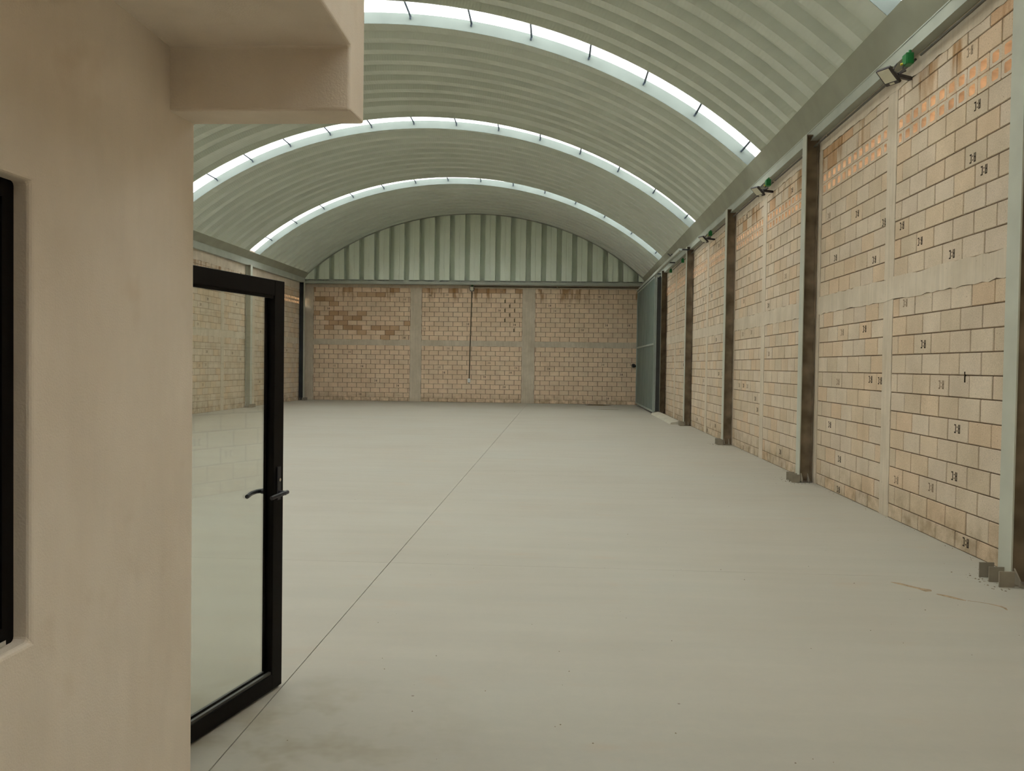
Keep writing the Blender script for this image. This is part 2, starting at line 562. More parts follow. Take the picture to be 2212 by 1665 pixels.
def wall_cells(panels, rows):
    """panels: (s0, s1, phase of even rows); yields block rectangles"""
    for (s0, s1, ph) in panels:
        for (z0, z1, par, typ) in rows:
            p = ph + (0.2 if par else 0.0)
            n0 = math.floor((s0 - p) / 0.4)
            s = p + n0 * 0.4
            while s < s1:
                a, b = max(s, s0), min(s + 0.4, s1)
                if b - a > 0.03:
                    yield (a, b, z0, z1, typ)
                s += 0.4

def build_wall(wall, W, panels, rows, material, cam_s, cam_d, visible, stamps, browns, stamp_rate, n_single=300, smin=-1e9):
    """W maps local (s, out, z) to world; visible(s, z) -> the photograph shows it"""
    rr = random.Random(11)
    flip = Matrix.Scale(-1, 4, (1, 0, 0)) if W.determinant() < 0 else Matrix.Identity(4)
    cells = list(wall_cells(panels, rows))
    blocks = [c for c in cells if c[4] == 'b']
    vents = [c for c in cells if c[4] == 'v']
    def size(c):
        sc, zc = (c[0] + c[1]) / 2, (c[2] + c[3]) / 2
        d = Vector((sc - cam_s, cam_d, zc - 1.6))
        dist = d.length
        return (c[1] - c[0]) * (c[3] - c[2]) / dist ** 2 if visible(sc, zc) else 0
    order = sorted(range(len(blocks)), key=lambda i: -size(blocks[i]))
    single = set(order[:n_single])
    rest = MB()
    rest_brown = MB()
    def jitter():
        return rr.uniform(-0.002, 0.002)
    stamp_at = {}
    for (s, z, faint) in stamps:
        for i, c in enumerate(blocks):
            if c[0] <= s < c[1] and c[2] <= z < c[3]:
                stamp_at[i] = (s, z, faint)
    brown_at = set()
    for (s, z) in browns:
        best = min(range(len(blocks)), key=lambda i: abs((blocks[i][0] + blocks[i][1]) / 2 - s) + 2 * abs((blocks[i][2] + blocks[i][3]) / 2 - z))
        brown_at.add(best)
    for i, c in enumerate(blocks):
        a, b, z0, z1, _ = c
        wd, ht = b - a - 0.0155, z1 - z0 - 0.0095
        sc, zc = (a + b) / 2, (z0 + z1) / 2
        mname = 'block_brown' if i in brown_at else material
        out = jitter()
        loc = W @ Matrix.Translation((sc, out, zc)) @ Matrix.Rotation(rr.uniform(-0.004, 0.004), 4, 'Y')
        if i not in stamp_at and wd > 0.3 and stamp_rate and rr.random() < stamp_rate and visible(sc, zc) and not (W is WR and sc < 12.2):
            stamp_at[i] = (sc + rr.uniform(-0.08, 0.08), zc + rr.uniform(-0.02, 0.02), rr.random() < 0.45)
        if i in single:
            o = obj('block', block_mesh(wd, ht, mname), wall, loc)
            if i in stamp_at:
                s, z, fa = stamp_at[i]
                obj('stamp', stamp_mesh('stamp_ink_faded' if fa else 'stamp_ink'), o,
                    Matrix.Translation((s - sc, -0.0107, max(-0.035, min(0.035, z - zc)))) @ flip)
        else:
            me = block_mesh(wd, ht, mname)
            (rest_brown if i in brown_at else rest).add([loc @ v.co for v in me.vertices], [tuple(p.vertices) for p in me.polygons])
            if i in stamp_at:
                s, z, fa = stamp_at[i]
                obj('stamp', stamp_mesh('stamp_ink_faded' if fa else 'stamp_ink'), wall,
                    W @ Matrix.Translation((s, -0.0107 + out, z)) @ flip)
    if rest.v:
        o = rest.build('block_courses', material, wall)
        o['kind'] = 'stuff'
    if rest_brown.v:
        o = rest_brown.build('brown_block_courses', 'block_brown', wall)
        o['kind'] = 'stuff'
    for c in vents:
        a, b, z0, z1, _ = c
        if b - a < 0.06:
            continue
        g = 0.004
        obj('vent_block', vent_mesh(b - a - 2 * g, z1 - z0 - 2 * g), wall,
            W @ Matrix.Translation(((a + b) / 2, 0, (z0 + z1) / 2)))

def ragged(mb, W, s0, s1, z0, z1, out, back, rr, top=True, bot=True, amp=0.012, step=0.12):
    """cast concrete strip with uneven edges, standing proud of the blocks"""
    n = max(2, int((s1 - s0) / step)) if (s1 - s0) > (z1 - z0) else max(2, int((z1 - z0) / step))
    lo, hi = [], []
    for i in range(n + 1):
        t = i / n
        if (s1 - s0) > (z1 - z0):
            s = s0 + (s1 - s0) * t
            lo.append((s, z0 + (rr.uniform(-amp, amp) if bot else 0)))
            hi.append((s, z1 + (rr.uniform(-amp, amp) if top else 0)))
        else:
            z = z0 + (z1 - z0) * t
            lo.append((s0 + rr.uniform(-amp, amp) * 0.6, z))
            hi.append((s1 + rr.uniform(-amp, amp) * 0.6, z))
    poly = lo + hi[::-1]
    k = len(poly)
    V = [W @ Vector((p[0], out, p[1])) for p in poly] + [W @ Vector((p[0], back, p[1])) for p in poly]
    m = n + 1
    F = [(i, i + 1, k - 2 - i, k - 1 - i) for i in range(n)]
    F += [(k + i, k + i + 1, 2 * k - 2 - i, 2 * k - 1 - i) for i in range(n)]
    F += [(i, (i + 1) % k, k + (i + 1) % k, k + i) for i in range(k)]
    mb.add(V, F)
    return mb

# --- right wall: local s runs along +Y, 'out' = +X is into the wall
BAY = 5.796
WR = Matrix(((0, 1, 0, XR), (1, 0, 0, 0), (0, 0, 1, 0), (0, 0, 0, 1)))
WLm = Matrix(((0, -1, 0, XL), (1, 0, 0, 0), (0, 0, 1, 0), (0, 0, 0, 1)))
WBm = Matrix(((1, 0, 0, 0), (0, 1, 0, YB), (0, 0, 1, 0), (0, 0, 0, 1)))
GATE_Y0, GATE_Y1 = 29.55, 35.6

def side_wall(name, W, label, bays, gate, stamps, cam_d, visible):
    mb = MB()
    def wbox(s0, s1, z0, z1, o0=-0.0015, o1=BLOCK_T):
        V = [W @ Vector(p) for p in ((s0, o0, z0), (s1, o0, z0), (s1, o1, z0), (s0, o1, z0), (s0, o0, z1), (s1, o0, z1), (s1, o1, z1), (s0, o1, z1))]
        mb.add(V, [(0, 3, 2, 1), (4, 5, 6, 7), (0, 1, 5, 4), (1, 2, 6, 5), (2, 3, 7, 6), (3, 0, 4, 7)])
    s_end = GATE_Y0 if gate else YB
    wbox(YF, s_end, 0, 3.98)
    wbox(YF, s_end, 4.28, 5.5)
    if gate:
        wbox(GATE_Y0, YB, 4.75, 5.5)
        wbox(GATE_Y1, YB, 0, 4.75)
    wall = mb.build(name, 'mortar')
    tag(wall, label, 'wall', kind='structure')
    rr = random.Random(5 if gate else 6)
    panels = []
    for i in bays:
        o = BAY * i
        end = s_end
        for (a, b, ph) in ((6.65, 9.45, 7.079), (9.70, 12.07, 9.673)):
            if a + o < end - 0.3:
                panels.append((a + o, min(b + o, end), ph + o))
        for (a, b, d) in ((9.45, 9.70, -0.014), (12.07, 12.45, -0.020)):
            if a + o < end:
                for (z0, z1) in ((0, 2.353), (2.58, 4.60)):
                    ragged(MB(), W, a + o - 0.005, min(b + o, end) + 0.005, z0, z1, d, 0.05, rr).build('tie_column', 'tie_concrete', wall)
                wb = MB()
                V = [W @ Vector(p) for p in ((a + o, 0.05, 3.98), (b + o, 0.05, 3.98), (b + o, 0.15, 3.98), (a + o, 0.15, 3.98), (a + o, 0.05, 4.28), (b + o, 0.05, 4.28), (b + o, 0.15, 4.28), (a + o, 0.15, 4.28))]
                wb.add(V, [(0, 3, 2, 1), (4, 5, 6, 7), (0, 1, 5, 4), (1, 2, 6, 5), (2, 3, 7, 6), (3, 0, 4, 7)]).build('tie_column_core', 'tie_concrete', wall)
        if 6.65 + o < end:
            ragged(MB(), W, 6.65 + o, min(12.45 + o, end), 2.348, 2.585, -0.017, 0.05, rr).build('tie_beam', 'tie_concrete', wall)
            ragged(MB(), W, 6.65 + o, min(12.45 + o, end), 4.595, 4.98, -0.016, 0.05, rr, top=False).build('tie_beam', 'tie_concrete', wall)
    build_wall(wall, W, panels, rect_rows('side'), 'block_tan', 0.0, cam_d, visible, stamps, RBROWN if gate else [], 0.055)
    return wall, panels

RBROWN = [(11.95, 4.54), (11.55, 4.54), (11.2, 4.54), (11.75, 4.38), (7.3, 4.54), (17.2, 4.38), (15.0, 4.38)]
RSTAMPS = [(7.73, 3.45, 0), (7.52, 3.3, 0), (9.26, 3.11, 0), (8.79, 2.88, 0), (8.08, 2.66, 0), (9.12, 2.3, 1), (8.65, 1.85, 0), (8.23, 1.46, 1),
           (7.89, 1.07, 0), (7.92, 0.64, 0), (9.24, 0.43, 1), (8.4, 0.47, 1), (7.67, 0.09, 0), (7.83, 4.41, 1), (7.67, 3.89, 0), (11.75, 3.64, 1),
           (10.64, 3.48, 0), (9.76, 3.23, 0), (11.43, 3.04, 0), (10.04, 2.85, 0), (11.09, 2.06, 1), (10.29, 2.07, 0), (11.21, 1.43, 1),
           (10.07, 1.48, 0), (9.77, 1.47, 0), (11.51, 0.86, 0), (11.09, 0.45, 0), (11.1, 0.06, 0)]
wall_right, _ = side_wall('wall_right', WR, 'tall tan block wall with steel columns on the right', (-2, -1, 0, 1, 2, 3), True, RSTAMPS, 3.57,
                          lambda s, z: s > 6.7)
MB().box(XR - 0.0115, XR + 0.03, 7.755, 7.775, 1.49, 1.585).build('chip_hole', 'crack_dark', wall_right)
wall_left, _ = side_wall('wall_left', WLm, 'far tan block wall seen on the left through the glass door', (-2, -1, 0, 1, 2, 3, 4), False, [], 10.87,
                         lambda s, z: 24.5 < s)

# --- back wall
bk = MB()
bk.box(XL - 0.15, XR + 0.15, YB - 0.002, YB + BLOCK_T, 0, 5.4)
wall_back = bk.build('wall_back', 'mortar')
tag(wall_back, 'tan block end wall under the arched sheet gable', 'wall', kind='structure')
_rr = random.Random(9)
for (a, b) in ((XL, -10.48), (-6.34, -5.86), (-1.62, -1.09)):
    for (z0, z1, d) in ((0, 2.51, -0.016), (2.50, 4.80, -0.022)):
        ragged(MB(), WBm, a, b, z0, z1, d, 0.05, _rr, amp=0.018).build('tie_column', 'tie_concrete', wall_back)
for (a, b) in ((-10.48, -6.34), (-5.86, -1.62), (-1.09, XR)):
    ragged(MB(), WBm, a, b, 2.348, 2.585, -0.015, 0.05, _rr).build('tie_beam', 'tie_concrete', wall_back)
ragged(MB(), WBm, XL, XR, 4.775, 5.05, -0.016, 0.05, _rr, top=False).build('tie_beam', 'tie_concrete', wall_back)
BROWN = [(-10.38, 4.70), (-9.19, 4.70), (-7.15, 4.70), (-8.58, 4.48), (-8.15, 4.48), (-7.75, 4.48), (-10.3, 4.29), (-9.97, 4.29), (-9.79, 4.09), (-10.29, 3.69), (-9.72, 3.69),
         (-9.32, 3.69), (-8.57, 3.69), (-9.93, 3.49), (-9.14, 3.49), (-8.75, 3.49), (-9.79, 3.29), (-9.07, 3.29), (-6.53, 3.29),
         (-10.0, 3.09), (-9.65, 3.09), (-9.14, 3.09), (-8.71, 3.09), (-7.92, 3.09), (-7.49, 3.09), (-7.13, 3.09), (-8.49, 2.89), (-7.34, 2.89), (-7.56, 2.69),
         (-5.66, 4.69), (-4.49, 4.69), (-3.32, 4.68), (-2.87, 4.69), (-2.41, 4.69), (-1.75, 4.68)]
build_wall(wall_back, WBm, [(-10.48, -6.34, -10.012), (-5.86, -1.62, -5.531), (-1.09, XR, -0.442)], rect_rows('back'), 'block_peach',
           -2.0, 35.8, lambda s, z: s < 3.2, [], BROWN, 0.07)
# damp drip marks in the middle panel: dark open joints
for (x, z) in ((-2.36, 4.25), (-2.36, 3.87), (-2.36, 3.46), (-2.16, 4.05), (-2.16, 3.68), (-1.95, 4.25), (-1.95, 3.87), (-1.95, 3.46), (-1.97, 3.04)):
    MB().box(x - 0.022, x + 0.022, YB - 0.0125, YB + 0.02, z - 0.07, z + 0.07).build('open_joint', 'wet_dirt', wall_back)

# --- unseen walls added outside to cut the sky light through the vents
for (nm, x, lb) in (('vent_light_blocker_right', XR + 2.4, 'added unseen wall dimming the sky behind the right vents'), ('vent_light_blocker_left', XL - 2.6, 'added unseen wall dimming the sky behind the left vents')):
    tag(MB().box(x, x + 0.2, YF, YB, 0, 5.4).build(nm, 'block_tan'), lb, 'wall', kind='structure')
# --- front wall behind the camera
wall_front = MB().box(XL - 0.15, XR + 0.15, YF - 0.15, YF, 0, 8.1).build('wall_front', 'block_tan')
tag(wall_front, 'plain block front wall behind the viewer', 'wall', kind='structure')

# ------------------------------------------------------------------ arched roof
def arch_pt(t, h):
    return (AX + (AA + h) * math.sin(t), AZ + (AB + h) * math.cos(t))

def sweep(profile, t0, t1, n):
    """profile: list of (y, h); swept along the arch"""
    V, F = [], []
    m = len(profile)
    for i in range(n + 1):
        t = t0 + (t1 - t0) * i / n
        for (y, h) in profile:
            x, z = arch_pt(t, h)
            V.append((x, y, z))
    for i in range(n):
        for k in range(m - 1):
            F.append((i * m + k, i * m + k + 1, (i + 1) * m + k + 1, (i + 1) * m + k))
    return V, F

ceiling = empty('ceiling')
tag(ceiling, 'arched grey corrugated sheet roof over the hall', 'ceiling', kind='structure')
T0, T1 = math.asin((-10.63 - AX) / AA), math.asin((3.335 - AX) / AA)
def roof_panel(pan, y_from, y_to, lip_from=False, lip_to=False):
    """one sheet: a lower pan between two raised flats; at a skylight it ends in a lowered lip"""
    a, b = pan
    e = 0.03
    left = [(y_from, 0.0), (y_from + 0.035, 0.0), (y_from + 0.035 + e, RIB)] if lip_from else [(y_from, RIB)]
    right = [(y_to - 0.035 - e, RIB), (y_to - 0.035, 0.0), (y_to, 0.0)] if lip_to else [(y_to, RIB)]
    V, F = sweep(left + [(a - e, RIB), (a, 0.0), (b, 0.0), (b + e, RIB)] + right, T0, T1, 48)
    return MB().add(V, F).build('roof_panel', 'roof_sheet', ceiling)
all_y = sorted(SKY_Y)
bays = [(y0, y1 - SKY_GAP, True, True) for y0, y1 in zip(all_y[:-1], all_y[1:])]
bays += [(all_y[-1], YB - 0.05, True, False), (YF - 0.2, all_y[0] - SKY_GAP, False, True)]
for (ya, yb, lf, lt) in bays:
    cs = []
    c = ya + 0.81
    while c < yb - 0.42:
        cs.append(c)
        c += PITCH
    for k, c in enumerate(cs):
        y_from = ya if k == 0 else (cs[k - 1] + c) / 2
        y_to = yb if k == len(cs) - 1 else (cs[k + 1] + c) / 2
        roof_panel((c - PAN / 2, c + PAN / 2), y_from, y_to, lf and k == 0, lt and k == len(cs) - 1)

SKY_LABEL = ['arched skylight strip behind the viewer', 'arched skylight strip right above the viewer', 'arched skylight strip glimpsed at the top right corner', 'widest bright arched skylight strip across the front of the roof',
             'middle bright arched skylight strip of the three seen whole', 'thin arched skylight strip closest to the back wall']
for i, yl in enumerate(all_y):
    root = empty('skylight', (AX, yl - SKY_GAP / 2, AZ + AB))
    tag(root, SKY_LABEL[i], 'skylight', 'arched skylight strips in the roof')
    inv = Matrix.Translation((-AX, -(yl - SKY_GAP / 2), -(AZ + AB)))
    def put(mb, name, m):
        mb.v = [tuple(inv @ Vector(p)) for p in mb.v]
        return mb.build(name, m, root)
    V, F = sweep([(yl - SKY_GAP - 0.13, DEPTH + 0.004), (yl + 0.13 - 0.04, DEPTH + 0.004)], T0, T1, 48)
    put(MB().add(V, F), 'translucent_sheet', 'skylight_sheet')
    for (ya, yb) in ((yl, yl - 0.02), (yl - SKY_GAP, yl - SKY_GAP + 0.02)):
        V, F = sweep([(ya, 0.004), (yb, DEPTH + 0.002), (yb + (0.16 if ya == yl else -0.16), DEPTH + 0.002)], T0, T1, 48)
        put(MB().add(V, F), 'upstand', 'upstand_sheet_dimmed')
    t = math.asin((-1.74 - AX) / AA) - 0.117 * 8
    while t < T0 + 0.015:
        t += 0.117
    while t < T1 - 0.02:
        x0, z0 = arch_pt(t, DEPTH - 0.03)
        x1, z1 = arch_pt(t, DEPTH - 0.05)
        mb = MB().tube([(x0, yl - SKY_GAP + 0.02, z0), (x1, yl - 0.03, z1)], 0.02, 6)
        nx, nz = arch_pt(t, DEPTH - 0.10)
        mb.tube([(x1, yl - 0.055, z1), (nx, yl - 0.02, nz)], 0.018, 6)
        put(mb, 'brace', 'brace_steel')
        t += 0.117

# gable of upright sheets above the back wall
gable = empty('gable', (AX, YB - 0.2, 5.05))
tag(gable, 'arched gable of upright pale green ribbed sheets above the back wall', 'gable', kind='structure')
ginv = Matrix.Translation((-AX, -(YB - 0.2), -5.05))
def top_z(x):
    return AZ + AB * math.sqrt(max(0, 1 - ((x - AX) / AA) ** 2)) + 0.02
GX = AX - 0.18 + PITCH * 0.1
GP = 0.634
for k in range(-12, 12):
    x0 = GX + k * GP
    yf, yb = YB - 0.38, YB - 0.055
    prof = [(x0 - 0.012, yb), (x0, yf), (x0 + 0.18, yf), (x0 + 0.19, yf + 0.008), (x0 + 0.215, yf + 0.008), (x0 + 0.225, yf), (x0 + 0.42, yf), (x0 + 0.432, yb), (x0 + GP - 0.012, yb)]
    V, F = [], []
    for (x, y) in prof:
        tz = top_z(x)
        V += [(x, y, 5.02), (x, y, max(5.03, tz))]
    for i in range(len(prof) - 1):
        F.append((2 * i, 2 * i + 2, 2 * i + 3, 2 * i + 1))
    if max(v[2] for v in V) < 5.1 or x0 > XR or x0 + GP < XL:
        continue
    mb = MB().add(V, F)
    mb.v = [tuple(ginv @ Vector(p)) for p in mb.v]
    mb.build('gable_panel', 'gable_sheet', gable)
V, F = sweep([(YB - 0.40, -0.02), (YB - 0.385, -0.02), (YB - 0.385, 0.10)], T0, T1, 48)
mb = MB().add(V, F)
mb.v = [tuple(ginv @ Vector(p)) for p in mb.v]
mb.build('edge_trim', 'beam_paint', gable)
V, F = sweep([(YB - 0.75, RIB + 0.004), (YB + 0.10, RIB + 0.004)], T0, T1, 48)
mb = MB().add(V, F)
mb.v = [tuple(ginv @ Vector(p)) for p in mb.v]
mb.build('end_flashing', 'roof_sheet', gable)
# closing plate behind the gable and sheet ends
V = []
n = 40
xs = [AX + (AA + 0.3) * math.sin(T0 + (T1 - T0) * i / n) for i in range(n + 1)]
poly = [(xs[0], 4.9)] + [(x, top_z(x) + 0.35) for x in xs] + [(xs[-1], 4.9)]
mb = MB().prism(poly, 'y', YB - 0.05, YB - 0.03)
mb.v = [tuple(ginv @ Vector(p)) for p in mb.v]
mb.build('backing_sheet', 'gable_sheet', gable)

# ------------------------------------------------------------------ eaves: steel beams and gutters
def ibeam_y(name, x0, x1, z0, z1, y0, y1, m, parent):
    return MB().box(min(x0, x1), max(x0, x1), y0, y1, z0, z1).build(name, m, parent)
be = empty('eave_beam', (3.5, YF, 4.78))
tag(be, 'long pale steel eave beam along the top of the right wall', 'beam')
def child_local(mb, root, name, m):
    L = root.location
    mb.v = [(p[0] - L[0], p[1] - L[1], p[2] - L[2]) for p in mb.v]
    return mb.build(name, m, root)
ys = [YF] + [6.63 + 5.7 * i for i in range(5)] + [YB - 0.02]
child_local(MB().box(3.455, XR - 0.02, YF, YB - 0.02, 4.79, 4.926), be, 'web', 'beam_paint')
child_local(MB().box(3.445, XR - 0.02, YF, YB - 0.02, 4.78, 4.79), be, 'flange', 'beam_paint')
child_local(MB().box(3.449, XR - 0.02, YF, YB - 0.02, 4.918, 4.934), be, 'flange', 'beam_paint')
g = empty('gutter', (3.45, YF, 4.93))
tag(g, 'slanting olive sheet gutter above the right eave beam', 'gutter')
sec = [(3.450, 4.936), (3.300, 5.232), (3.304, 5.236), (3.454, 4.940), (3.550, 4.940), (3.550, 4.936)]
yy = YF
ends = [YF, 2.0, 8.1, 14.2, 20.3, 26.4, YB - 0.2]
for a, b in zip(ends[:-1], ends[1:]):
    child_local(MB().prism(sec, 'y', a + 0.001, b), g, 'gutter_length', 'gutter_sheet')
be2 = empty('eave_beam', (-10.8, YF, 4.89))
tag(be2, 'pale steel eave beam along the top of the left wall', 'beam')
child_local(MB().box(XL + 0.02, -10.752, YF, YB - 0.02, 4.90, 5.095), be2, 'web', 'beam_paint')
child_local(MB().box(XL + 0.02, -10.742, YF, YB - 0.02, 4.89, 4.90), be2, 'flange', 'beam_paint')
child_local(MB().box(XL + 0.02, -10.746, YF, YB - 0.02, 5.09, 5.105), be2, 'flange', 'beam_paint')
g2 = empty('gutter', (-10.75, YF, 5.1))
tag(g2, 'slanting olive sheet gutter above the left eave beam', 'gutter')
sec2 = [(-10.750, 5.107), (-10.575, 5.325), (-10.579, 5.329), (-10.754, 5.111), (-10.848, 5.111), (-10.848, 5.107)]
for a, b in zip(ends[:-1], ends[1:]):
    child_local(MB().prism(sec2, 'y', a + 0.001, b), g2, 'gutter_length', 'gutter_sheet')
bb = empty('gable_beam', (AX, YB - 0.15, 4.9))
tag(bb, 'green grey steel beam between the back wall and the gable', 'beam')
child_local(MB().box(-10.74, 3.44, YB - 0.38, YB - 0.02, 4.91, 5.06), bb, 'web', 'beam_paint')
child_local(MB().box(-10.74, 3.44, YB - 0.395, YB - 0.02, 4.90, 4.912), bb, 'flange', 'beam_paint')
child_local(MB().box(-10.74, 3.44, YB - 0.395, YB - 0.02, 5.055, 5.07), bb, 'flange', 'beam_paint')

# ------------------------------------------------------------------ steel columns on the right wall
def column(yc, label, side=1, ztop=4.86, gussets=True, web_m='column_web'):
    """H column: room flange faces the hall"""
    xf = 3.37 if side > 0 else -10.66
    d = 0.178 * side
    root = empty('steel_column', (xf, yc, 0))
    tag(root, label, 'column', 'steel columns along the block walls')
    def part(name, m, x0, x1, y0, y1, z0, z1):
        return MB().box(min(x0, x1), max(x0, x1), y0, y1, z0, z1).build(name, m, root)
    part('flange', 'column_paint', 0, 0.012 * side, -0.095, 0.095, 0.015, ztop)
    part('flange', web_m, d - 0.012 * side, d, -0.095, 0.095, 0.015, ztop - 0.03)
    part('web', web_m, 0.012 * side, d - 0.012 * side, -0.03, 0.03, 0.015, ztop - 0.03)
    part('cap_plate', 'column_web', 0.005 * side, d, -0.12, 0.12, ztop - 0.03, ztop - 0.018)
    part('base_plate', 'gusset_steel', -0.01 * side, d, -0.12, 0.12, 0.0, 0.015)
    if gussets:
        for dy in (-0.15, 0.0, 0.15):
            part('gusset', 'gusset_steel', -0.112 * side, -0.001 * side, dy - 0.005, dy + 0.005, 0.0, 0.115)
        for dx in (0.02, 0.11):
            mb = MB().prism([(-0.096, 0.015), (-0.19, 0.015), (-0.19, 0.05), (-0.096, 0.13)], 'x', dx * side, (dx + 0.01) * side)
            mb.build('side_gusset', 'gusset_steel', root)
    return root
CY = [6.63, 12.29, 17.96, 23.55, 29.32]
CL = ['nearest steel column, cut by the right edge of the picture', 'second steel column from the right edge of the picture', 'third steel column from the right edge of the picture',
      'fourth steel column along the right wall, at the end of the gate rail', 'farthest steel column on the right wall, beside the green gate']
for y, l in zip(CY, CL):
    column(y, l)
column(29.0, 'steel column on the left wall seen through the glass door', -1, 4.91, web_m='column_paint')
column(35.1, 'steel column in the far left corner by the back wall', -1, 4.91, web_m='dark_steel')
column(23.3, 'steel column on the left wall just behind the office corner', -1, 4.91, web_m='column_paint')

# ------------------------------------------------------------------ sliding gate in the last bay
gt = empty('sliding_gate', (3.15, 29.15, 0))
tag(gt, 'tall dark green sheet metal sliding gate in the far right corner', 'gate')
GY0, GY1, GZ = 0.0, 6.55, 4.66
def gp(name, m, x0, x1, y0, y1, z0, z1):
    return MB().box(x0, x1, y0, y1, z0, z1).build(name, m, gt)
n = 16
for i in range(n):
    a = 0.06 + (GY1 - 0.12) * i / n
    b = 0.06 + (GY1 - 0.12) * (i + 1) / n
    w3 = (b - a)
    prof = [(0.012, a), (0.0, a + 0.04), (0.0, a + w3 * 0.55), (0.012, a + w3 * 0.65), (0.012, b), (0.018, b), (0.018, a)]
    MB().prism([(p[0], p[1]) for p in prof], 'z', 0.11, GZ - 0.04).build('gate_board', 'gate_sheet', gt)
gp('frame_post', 'gate_frame', -0.02, 0.04, 0.0, 0.06, 0.06, GZ)
gp('frame_post', 'gate_frame', -0.02, 0.04, GY1 - 0.06, GY1, 0.06, GZ)
gp('frame_rail', 'gate_frame', -0.02, 0.04, 0.06, GY1 - 0.06, 0.06, 0.12)
gp('frame_rail', 'gate_frame', -0.02, 0.04, 0.06, GY1 - 0.06, GZ - 0.06, GZ)
gp('frame_rail', 'gate_frame', -0.022, 0.02, 0.06, GY1 - 0.06, 2.34, 2.40)
for y in (0.05, 5.8):
    MB().tube([(-0.01, y, 0.035), (0.03, y, 0.035)], 0.035, 16).build('daylight_disc', 'white_plastic', gt)  # white discs standing in for daylight showing under the gate
gp('dark_gap_strip', 'dark_steel', 0.06, 0.19, -0.09, -0.02, 0.10, 4.60)  # dark strip standing in for the dark gap between gate and column
gp('gap_strip_edge', 'gate_frame', 0.045, 0.06, -0.10, -0.01, 0.10, 4.62)
gp('gap_strip_edge', 'gate_frame', 0.19, 0.20, -0.10, -0.01, 0.10, 4.62)
rl = empty('gate_rail', (3.15, 23.1, 4.70))
tag(rl, 'pale overhead rail the green gate hangs and slides from', 'rail')
MB().box(-0.04, 0.04, 0, 12.6, 0.0, 0.055).build('track', 'gate_frame', rl)
MB().box(-0.045, -0.035, 0, 12.6, -0.02, 0.065).build('track_lip', 'beam_paint', rl)
for y in (0.3, 3.2, 6.4, 9.4):
    MB().box(-0.01, 0.28, y, y + 0.03, 0.05, 0.085).build('bracket', 'dark_steel', rl)
# leaf of the opening behind the gate: closed outer shutter
sh = MB()
for i in range(14):
    a = GATE_Y0 + (GATE_Y1 - GATE_Y0) * i / 14
    b = GATE_Y0 + (GATE_Y1 - GATE_Y0) * (i + 1) / 14
    sh.box(XR + 0.06, XR + 0.09, a, b - 0.01, 0.02, 4.75)
tag(sh.build('door_1', 'dark_steel'), 'dark outer shutter behind the green gate', 'door', kind='structure')
kb = MB().prism([(3.07, 0.0), (3.38, 0.0), (3.38, 0.075), (3.30, 0.085), (3.10, 0.05)], 'y', 24.0, 29.0).build('track_kerb', 'kerb_concrete')
tag(kb, 'low concrete kerb on the floor leading to the green gate', 'kerb')

# ------------------------------------------------------------------ flood lights, junction boxes, conduit
def floodlight(loc, label, rotz=0.0, back=False):
    """local frame: +x toward the wall, lamp face looks down and out (-x, -z)"""
    root = empty('flood_light', loc)
    root.rotation_euler = (0, 0, rotz)
    tag(root, label, 'flood light', 'LED flood lights under the eaves')
    ax = Vector((0.80, 0, -0.60)); nrm = Vector((-0.60, 0, -0.80)); ay = Vector((0, 1, 0))
    if back:
        ax = Vector((0.45, 0, -0.89)); nrm = Vector((-0.89, 0, -0.45))
    def frame(hx, hy, d0, d1, off=0.0):
        V = []
        for d in (d0, d1):
            for sx, sy in ((-1, -1), (1, -1), (1, 1), (-1, 1)):
                V.append(tuple(ax * (sx * hx + off) + ay * (sy * hy) + nrm * d))
        return MB().add(V, [(0, 3, 2, 1), (4, 5, 6, 7), (0, 1, 5, 4), (1, 2, 6, 5), (2, 3, 7, 6), (3, 0, 4, 7)])
    bevel(frame(0.105, 0.085, -0.022, 0.012).build('housing', 'lamp_body', root), 0.008)
    frame(0.078, 0.068, 0.010, 0.0145, -0.017).build('lens', 'lamp_lens', root)
    frame(0.011, 0.028, 0.010, 0.0140, 0.083).build('sensor_window', 'lamp_lens', root)
    for k in range(5):
        frame(0.006, 0.075, -0.040, -0.022, -0.07 + 0.035 * k).build('fin', 'lamp_body', root)
    p = ax * 0.03 + nrm * -0.03
    for sy in (-1, 1):
        MB().tube([tuple(p + ay * 0.09 * sy), tuple(p + ay * 0.09 * sy + Vector((0.10, 0, 0.05)))], 0.009, 6).build('bracket_arm', 'lamp_body', root)
    MB().tube([tuple(p + ay * -0.09 + Vector((0.10, 0, 0.05))), tuple(p + ay * 0.09 + Vector((0.10, 0, 0.05)))], 0.010, 6).build('bracket', 'lamp_body', root)
    MB().box(0.10, 0.33 if not back else 0.225, -0.02, 0.02, 0.015, 0.05).build('mount', 'lamp_body', root)
    MB().tube([(0.03, 0.02, 0.02), (0.06, 0.0, 0.07), (0.09, -0.03, 0.14)], 0.006, 6).build('cable', 'lamp_body', root)
    return root

